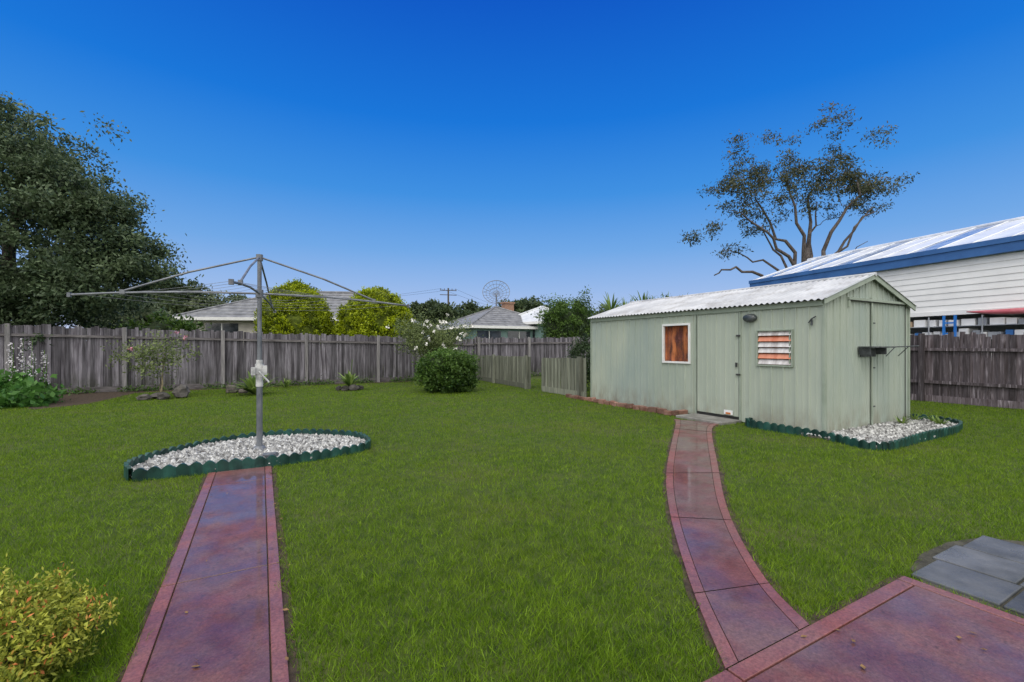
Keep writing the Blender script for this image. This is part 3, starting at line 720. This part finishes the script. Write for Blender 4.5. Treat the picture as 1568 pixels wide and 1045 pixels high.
e=bush('rose_bush',(-2.34,15.02,0),[(-2.35,15.0,1.15,.85,.7,.6)],80,.2,26,.08,G_rose,shell=.2)
mb=MB(); skeleton(mb,(-2.34,15.02,0),[(-2.34+random.gauss(0,.55),15+random.gauss(0,.4),random.uniform(1.1,1.8)) for _ in range(34)],.05,5,thin=1.3); mb.make('canes',[nmat('cane',(.14,.12,.06),(.28,.23,.13),6)],e)
flowers('flowers',e,[(-1.95,14.8,1.72),(-1.78,14.8,1.6),(-2.9,14.8,1.3)],M_pink,.06)
def strap(name,loc,n,L,mat,wd=.035,z0=.03,fl=None,up=(.4,1.3)):
    e=empty(name,loc); mb=MB()
    for k in range(n):
        a=random.uniform(0,6.28); el=random.uniform(*up); l=L*random.uniform(.6,1.1); s=Vector((-math.sin(a),math.cos(a),0)); prev=None
        P0=Vector(loc)+Vector((math.cos(a),math.sin(a),0))*.04; P0.z=z0+loc[2]; rr=random.random()
        for i in range(6):
            t=i/5
            q=P0+Vector((math.cos(a)*math.cos(el),math.sin(a)*math.cos(el),math.sin(el)))*l*t; q.z-=.35*l*t*t
            w_=wd*(1-t**2*.9)*(.6+.6*min(1,t*3)); cur=(q-s*w_,q+s*w_)
            if prev: mb.poly([prev[0],prev[1],cur[1],cur[0]],0,rr)
            prev=cur
    if fl:
        for k in range(fl): 
            a=random.uniform(0,6.28); mb.tube([Vector(loc)+Vector((0,0,.1)),Vector(loc)+Vector((.08*math.cos(a),.08*math.sin(a),L*1.1))],.006,5,0,.3)
    mb.make('leaves',[mat],e); return e
strap('strap_leaf_plant',(-.16,14.7,0),80,.95,G_strap,.05,up=(.5,1.45)); strap('strap_leaf_plant',(2.42,14.85,0.1),50,.78,G_strap,.035,up=(.6,1.5),fl=3)
strap('strap_leaf_plant',(.7,16.6,0),30,.5,G_strap,.02,up=(.7,1.4))
for x,y in ((10.3,3.4),(10.05,3.25),(9.6,3.6),(10.25,3.65)): strap('weed_tuft',(x,y,0.03),26,.22,G_strap,.012,up=(.5,1.4))
bush('leafy_ground_cover',(-5.1,14.5,0),[(-4.9,14.4,.25,.75,.7,.3),(-5.8,15.2,.3,1.2,.9,.35),(-7,15.7,.3,1.6,.8,.4)],150,.25,34,.16,leafmat('broad_leaf',(.03,.10,.02),(.11,.26,.05)),stems=False,aspect=.6)
e=empty('white_flower_spikes',(-4.95,15.3,0)); P=[];mb=MB()
for k in range(8):
    x=-5.3+k*.09+random.uniform(-.05,.05);y=15.3+random.uniform(-.3,.3);hh=random.uniform(1.1,1.6)
    mb.tube([(x,y,0),(x+.03,y,hh)],[.014,.006],5)
    for z in np.arange(hh*.4,hh,.014):
        a=random.uniform(0,6.28);r_=.042*(1-(z/hh)**5)+.01; P.append((x+r_*math.cos(a),y+r_*math.sin(a),z))
mb.make('stalks',[G_mid],e); P=np.array(P); fast_mesh('blossom',leaves(P,.042,.9),4,[nmat('blossom_white',(.42,.40,.44),(.66,.63,.66),8,rough=.6,rnd=.2)],rng.uniform(0,1,len(P)),e)
G_gs=leafmat('golden_shrub_leaf',(.06,.10,.008),(.46,.48,.07),tip=(.55,.18,.06))
bush('golden_shrub',(-.98,2.62,0),[(-.98,2.62,.15,.36,.42,.20),(-1.25,2.75,.17,.35,.35,.19),(-1.3,2.3,.18,.5,.4,.20),(-1.1,2.5,.20,.3,.35,.17)],1000,.05,75,.024,G_gs,shell=.55,lump=.06,aspect=.38,bias=(0,0,1.2),flat=1.2,core=.45)
P=np.stack([rng.uniform(-8,13,5000),17.6-rng.exponential(.12,5000),rng.exponential(.05,5000)+.01],1)
k=vnoise(P[:,0],P[:,1],1.5,9)>.4; P=P[k]; fast_mesh('fence_weeds',leaves(P,.09,.35,(0,0,1)),4,[G_shrub],rng.uniform(0,1,len(P)))
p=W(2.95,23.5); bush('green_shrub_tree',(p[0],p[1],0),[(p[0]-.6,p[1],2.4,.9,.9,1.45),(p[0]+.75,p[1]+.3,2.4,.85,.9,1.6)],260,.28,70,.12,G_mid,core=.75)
p=W(2.3,14.2); bush('dark_climber',(p[0],p[1],0),[(p[0],p[1],.9,.35,.5,.85)],90,.2,60,.07,G_dark)
for X in (3.5,4.0,4.6,5.0,5.6,5.95):
    p=W(X,16+rng.uniform(-.6,.6)); e=strap('yucca',(p[0],p[1],2.4+rng.uniform(-.1,.2)),44,1.15,G_strap,.028,z0=0,up=(.6,1.5))
    mb=MB(); mb.tube([(p[0],p[1],0),(p[0]+.05,p[1],1.2),(p[0],p[1],2.5)],[.09,.07,.06],8); mb.make('trunk',[M_bark],e)
def tree(name,X,Y,top,wd,mat=G_dark,n=160,base_=None):
    p=W(X,Y); lo=base_ if base_ else top*.35; cz=(top+lo)/2
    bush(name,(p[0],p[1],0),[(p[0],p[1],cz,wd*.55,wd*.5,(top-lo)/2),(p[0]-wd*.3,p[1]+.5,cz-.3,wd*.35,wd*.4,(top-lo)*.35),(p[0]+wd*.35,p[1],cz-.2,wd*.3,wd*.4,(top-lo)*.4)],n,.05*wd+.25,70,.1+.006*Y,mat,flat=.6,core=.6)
G_far=leafmat('far_leaf',(.035,.06,.03),(.11,.15,.06)); G_olive=leafmat('olive_leaf',(.06,.09,.05),(.19,.23,.12))
tree('eucalypt',-25,33,6.2,5,G_far); tree('eucalypt',-20.3,34,5.2,5,G_olive); tree('eucalypt',-20.5,44,6.6,8,G_far)
tree('street_tree',-9,50,6.5,5,G_far); tree('street_tree',-5.5,60,6.6,6,G_far,220); tree('street_tree',1.5,55,7.4,5.5,G_far); tree('street_tree',5,62,6,6,G_far); tree('street_tree',-24,55,7,9,G_far)
tree('hedge_tree',-15.5,20,2.8,2.5,G_mid,90,.6); tree('street_tree',-17.5,21,3.4,3,G_olive,110,.8)
tree('street_tree',10,60,6,10,G_far); tree('street_tree',20,60,7,12,G_far)

# ---------------------------------------------------------------- houses
M_tile=nmat('grey_roof_tiles',(.13,.135,.15),(.24,.245,.26),3,rough=.7,bump=.6,bscale=8)
M_lightroof=nmat('light_metal_roof',(.5,.52,.55),(.66,.68,.7),3,rough=.4)
M_teal=nmat('teal_weatherboard',(.16,.26,.25),(.22,.33,.31),3,rough=.6)
M_cream=nmat('cream_wall',(.45,.42,.38),(.55,.52,.47),3,rough=.7)
M_win=nmat('dark_window',(.02,.025,.03),(.07,.08,.1),2,rough=.1,spec=.8)
M_chim=nmat('chimney_brick',(.25,.14,.09),(.36,.22,.16),9,rough=.9)
def house(name,X,Y,L,D,rot,eave,ridge,wall,roof,chimney=None,gable=False):
    p=W(X,Y); e=empty(name,(p[0],p[1],0)); M=Matrix.Translation((p[0],p[1],0))@Matrix.Rotation(rot,4,'Z')
    mb=MB(); mb.box(-L/2,L/2,-D/2,D/2,0,eave); mb.make('walls',[wall],e,M)
    o=.45; a,b_=L/2+o,D/2+o; r=a-(0 if gable else b_); r=max(r,.2); mb=MB(); z=eave-.03
    mb.poly([(-a,-b_,z),(a,-b_,z),(r,0,ridge),(-r,0,ridge)]); mb.poly([(a,b_,z),(-a,b_,z),(-r,0,ridge),(r,0,ridge)])
    mb.poly([(a,-b_,z),(a,b_,z),(r,0,ridge)]); mb.poly([(-a,b_,z),(-a,-b_,z),(-r,0,ridge)]); mb.poly([(-a,b_,z-.004),(a,b_,z-.004),(a,-b_,z-.004),(-a,-b_,z-.004)])
    nC=9
    for k in range(1,nC):
        t=k/nC; xx=a+(r-a)*t; yy=-b_*(1-t); zz=z+(ridge-z)*t
        mb.tube([(-xx,yy,zz+.01),(xx,yy,zz+.01)],.03,4)
    mb.tube([(-r,0,ridge+.03),(r,0,ridge+.03)],.09,6)
    for sx_ in (-1,1):
        for sy_ in (-1,1): mb.tube([(sx_*r,0,ridge+.02),(sx_*a,sy_*b_,z+.03)],.07,6)
    mb.make('roof',[roof],e,M)
    mb=MB()
    for y0 in (-b_-.02,b_-.02): mb.box(-a,a,y0,y0+.04,z-.16,z+.02)
    for x0 in (-a-.02,a-.02): mb.box(x0,x0+.04,-b_+.03,b_-.03,z-.16,z+.02)
    mb.make('fascia_gutter',[M_white],e,M)
    mb=MB()
    for k in range(3):
        x=-L/2+L*(k+.5)/3; mb.box(x-.9,x+.9,-D/2-.03,-D/2-.005,.9,eave-.35,0); mb.box(x-.95,x+.95,-D/2-.05,-D/2-.032,.83,.9,1); mb.box(x-.03,x+.03,-D/2-.05,-D/2-.032,.9,eave-.35,1)
    mb.box(-L/2-.03,-L/2-.005,-1.0,1.0,.9,eave-.35,0)
    mb.make('windows',[M_win,M_white],e,M)
    if chimney:
        mb=MB(); x,y,zt=chimney; mb.box(x-.4,x+.4,y-.3,y+.3,eave,zt); mb.box(x-.47,x+.47,y-.37,y+.37,zt,zt+.12); mb.make('chimney',[M_chim],e,M)
    return e
house('neighbour_house',-13.2,31,12.5,8,-TH+.1,3.05,5.0,M_cream,M_tile)
house('neighbour_house',-1.2,35,7.0,7,0,2.75,4.3,M_teal,M_tile,(1.2,.4,4.7))
house('neighbour_house',2.3,34.5,4,4,.3,3.1,4.3,M_teal,M_lightroof)
house('neighbour_house',-28,40,12,8,0,3,4.8,M_cream,M_tile)
p=W(-1.38,40); e=empty('satellite_dish_antenna',(p[0],p[1],0)); mb=MB(); c=Vector((p[0],p[1],5.95)); 
mb.tube([(p[0],p[1],0),(p[0],p[1],5.9)],.06,6)
ax=Vector((-sT,-cT,.5)).normalized(); u_=ax.cross(Vector((0,0,1))).normalized(); v_=ax.cross(u_)
def DP(r,a): return c+(u_*math.cos(a)+v_*math.sin(a))*r+ax*(r*r*.25)
for r_ in (.3,.6,.9,1.18): mb.tube([DP(r_,k*math.pi/12) for k in range(25)],.018 if r_<1.1 else .03,4)
for k in range(20): mb.tube([DP(t,k*math.pi/10) for t in (.05,.4,.8,1.18)],.014,4)
for k in range(3): mb.tube([DP(1.1,k*2.09),c+ax*.9],.015,4)
mb.make('dish_frame',[nmat('antenna_metal',(.10,.11,.13),(.2,.21,.24),5,rough=.5)],e)
p=W(-8.4,60); e=empty('power_pole',(p[0],p[1],0)); mb=MB(); mb.tube([(p[0],p[1],0),(p[0],p[1],9)],[.16,.11],8)
q=Vector(W(1,.3,0)).normalized()
for z in (8.7,8.1): mb.tube([Vector((p[0],p[1],z))-q*1.1,Vector((p[0],p[1],z))+q*1.1],.05,5)
for k in (-1,-.5,.5,1): mb.tube([Vector((p[0],p[1],8.7))+q*k,Vector((p[0],p[1],8.95))+q*k],.04,5)
mb.make('pole',[M_bark],e)
mb=MB()
for k in (-1,1):
    A=Vector((p[0],p[1],8.9))+q*k; B=Vector(W(-40,70,8.5)); C=Vector(W(6,75,6.5))
    for T_ in (B,C): mb.tube([A.lerp(T_,t)-Vector((0,0,math.sin(t*math.pi)*.8)) for t in np.linspace(0,1,9)],.012,4)
mb.make('wires',[M_dark],e)

# ---------------------------------------------------------------- big building at right
O=W(12.375,11); e=empty('weatherboard_building',(O[0],O[1],0)); M=Matrix.Translation((O[0],O[1],0))@Matrix.Rotation(math.radians(107.8)-TH,4,'Z')
M_wb=nmat('white_weatherboard',(.80,.79,.77),(.88,.87,.85),2,rough=.5)
M_blue=nmat('blue_fascia',(.035,.11,.30),(.05,.15,.38),2,rough=.45)
mb=MB(); xa,xb=-9,7.9
z=2.33
while z<3.66:
    t=min(z+.168,3.68)
    mb.hexa([(xa,.006,z),(xb,.006,z),(xb,-.1,z),(xa,-.1,z),(xa,-.012,t),(xb,-.012,t),(xb,-.1,t),(xa,-.1,t)],0,.5); z+=.168
mb.box(xb-.1,xb,-6,-.101,0,3.66); mb.box(xa,xb,-.12,.03,2.22,2.325)
mb.make('weatherboard_wall',[M_wb],e,M)
mb=MB(); mb.box(xa,xb+.2,.01,.16,3.69,4.02); mb.box(xa,xb+.22,.165,.19,3.92,4.05); mb.box(xb+.05,xb+.2,-6.2,.005,3.69,4.02); mb.make('fascia',[M_blue],e,M)
mb=MB(); x=xa
k=0
while x<xb:
    x2=min(x+.76,xb+.2)
    for (ya,za,yb,zb) in ((.19,4.03,-3,5.07),(-3,5.07,-6.2,4.03)):
        mm=1 if (k in (14,17,19,21)) else 0
        mb.poly([(x,ya,za),(x2,ya,za),(x2,yb,zb),(x,yb,zb)],mm)
        mb.tube([(x,ya,za+.01),(x,yb,zb+.01)],.02,4)
    x+=.76;k+=1
mb.tube([(xa,-3,5.09),(xb+.2,-3,5.09)],.05,6)
mb.make('roof',[nmat('white_roof_sheet',(.55,.58,.64),(.74,.76,.80),2,rough=.3),nmat('skylight_sheet',(.14,.20,.34),(.42,.47,.58),2,rough=.15,spec=.8)],e,M)
mb=MB(); mb.box(xa,xb-.1,-2.6,-2.5,0,3.6,0); 
for x in (-6,-3,3.2,6): mb.box(x,x+.1,-.1,-.0,0,2.215,1)
mb.box(xa,xb,-.12,-.02,.0,1.2,1)
mb.make('undercroft',[nmat('shaded_wall',(.16,.18,.2),(.3,.3,.3),2),M_wb],e,M)
e2=empty('storage_shelf',tuple(M@Vector((1.2,-.4,0)))); mb=MB()
SX0,SX1=-1.6,3.1
mb.box(SX0,SX1,-.55,.05,1.55,1.58,0); mb.box(SX0,SX1,-.55,.05,1.90,1.92,0)
for x in np.linspace(SX0,SX1-.03,5): mb.box(x,x+.03,.051,.08,0,2.18,0)
for zb_ in (1.582,1.922):
    x=SX0+.05
    while x<SX1-.3:
        wd=random.uniform(.1,.30); hh=random.uniform(.12,.29 if zb_<1.9 else .2); mb.box(x,x+wd,-.4,.03-random.random()*.1,zb_,zb_+hh,random.choice([1,1,1,2,3,4,5,1])); x+=wd+random.uniform(.01,.08)
mb.make('shelf_and_boxes',[nmat('shelf_steel',(.3,.32,.35),(.4,.42,.45),4),M_white,nmat('cardboard',(.35,.25,.16),(.45,.33,.22),4),nmat('grey_tub',(.25,.27,.3),(.35,.37,.4),4),nmat('blue_tub',(.04,.15,.4),(.06,.2,.5),4),nmat('red_tub',(.35,.05,.05),(.45,.1,.08),4)],e2,M,bevel=.012)
e3=empty('blue_step_ladder',tuple(M@Vector((1.4,.15,0)))); mb=MB()
for x in (1.25,1.5): mb.box(x,x+.045,.12,.17,0,2.2)
for z in np.arange(.3,2.2,.28): mb.box(1.297,1.498,.13,.16,z,z+.04)
mb.make('ladder_frame',[nmat('blue_paint',(.02,.14,.5),(.03,.2,.6),4,rough=.4)],e3,M)
e4=empty('red_kayak',tuple(M@Vector((.3,.0,2.1)))); mb=MB()
mb.tube([(-1.1+2.1*t,.2,2.22+.05*(2*t-1)**2) for t in np.linspace(0,1,12)],[.015+.06*math.sin(math.pi*t) for t in np.linspace(0,1,12)],12); mb.make('hull',[nmat('red_plastic',(.45,.06,.09),(.6,.2,.22),3,rough=.3)],e4,M,smooth=True)
print('done')
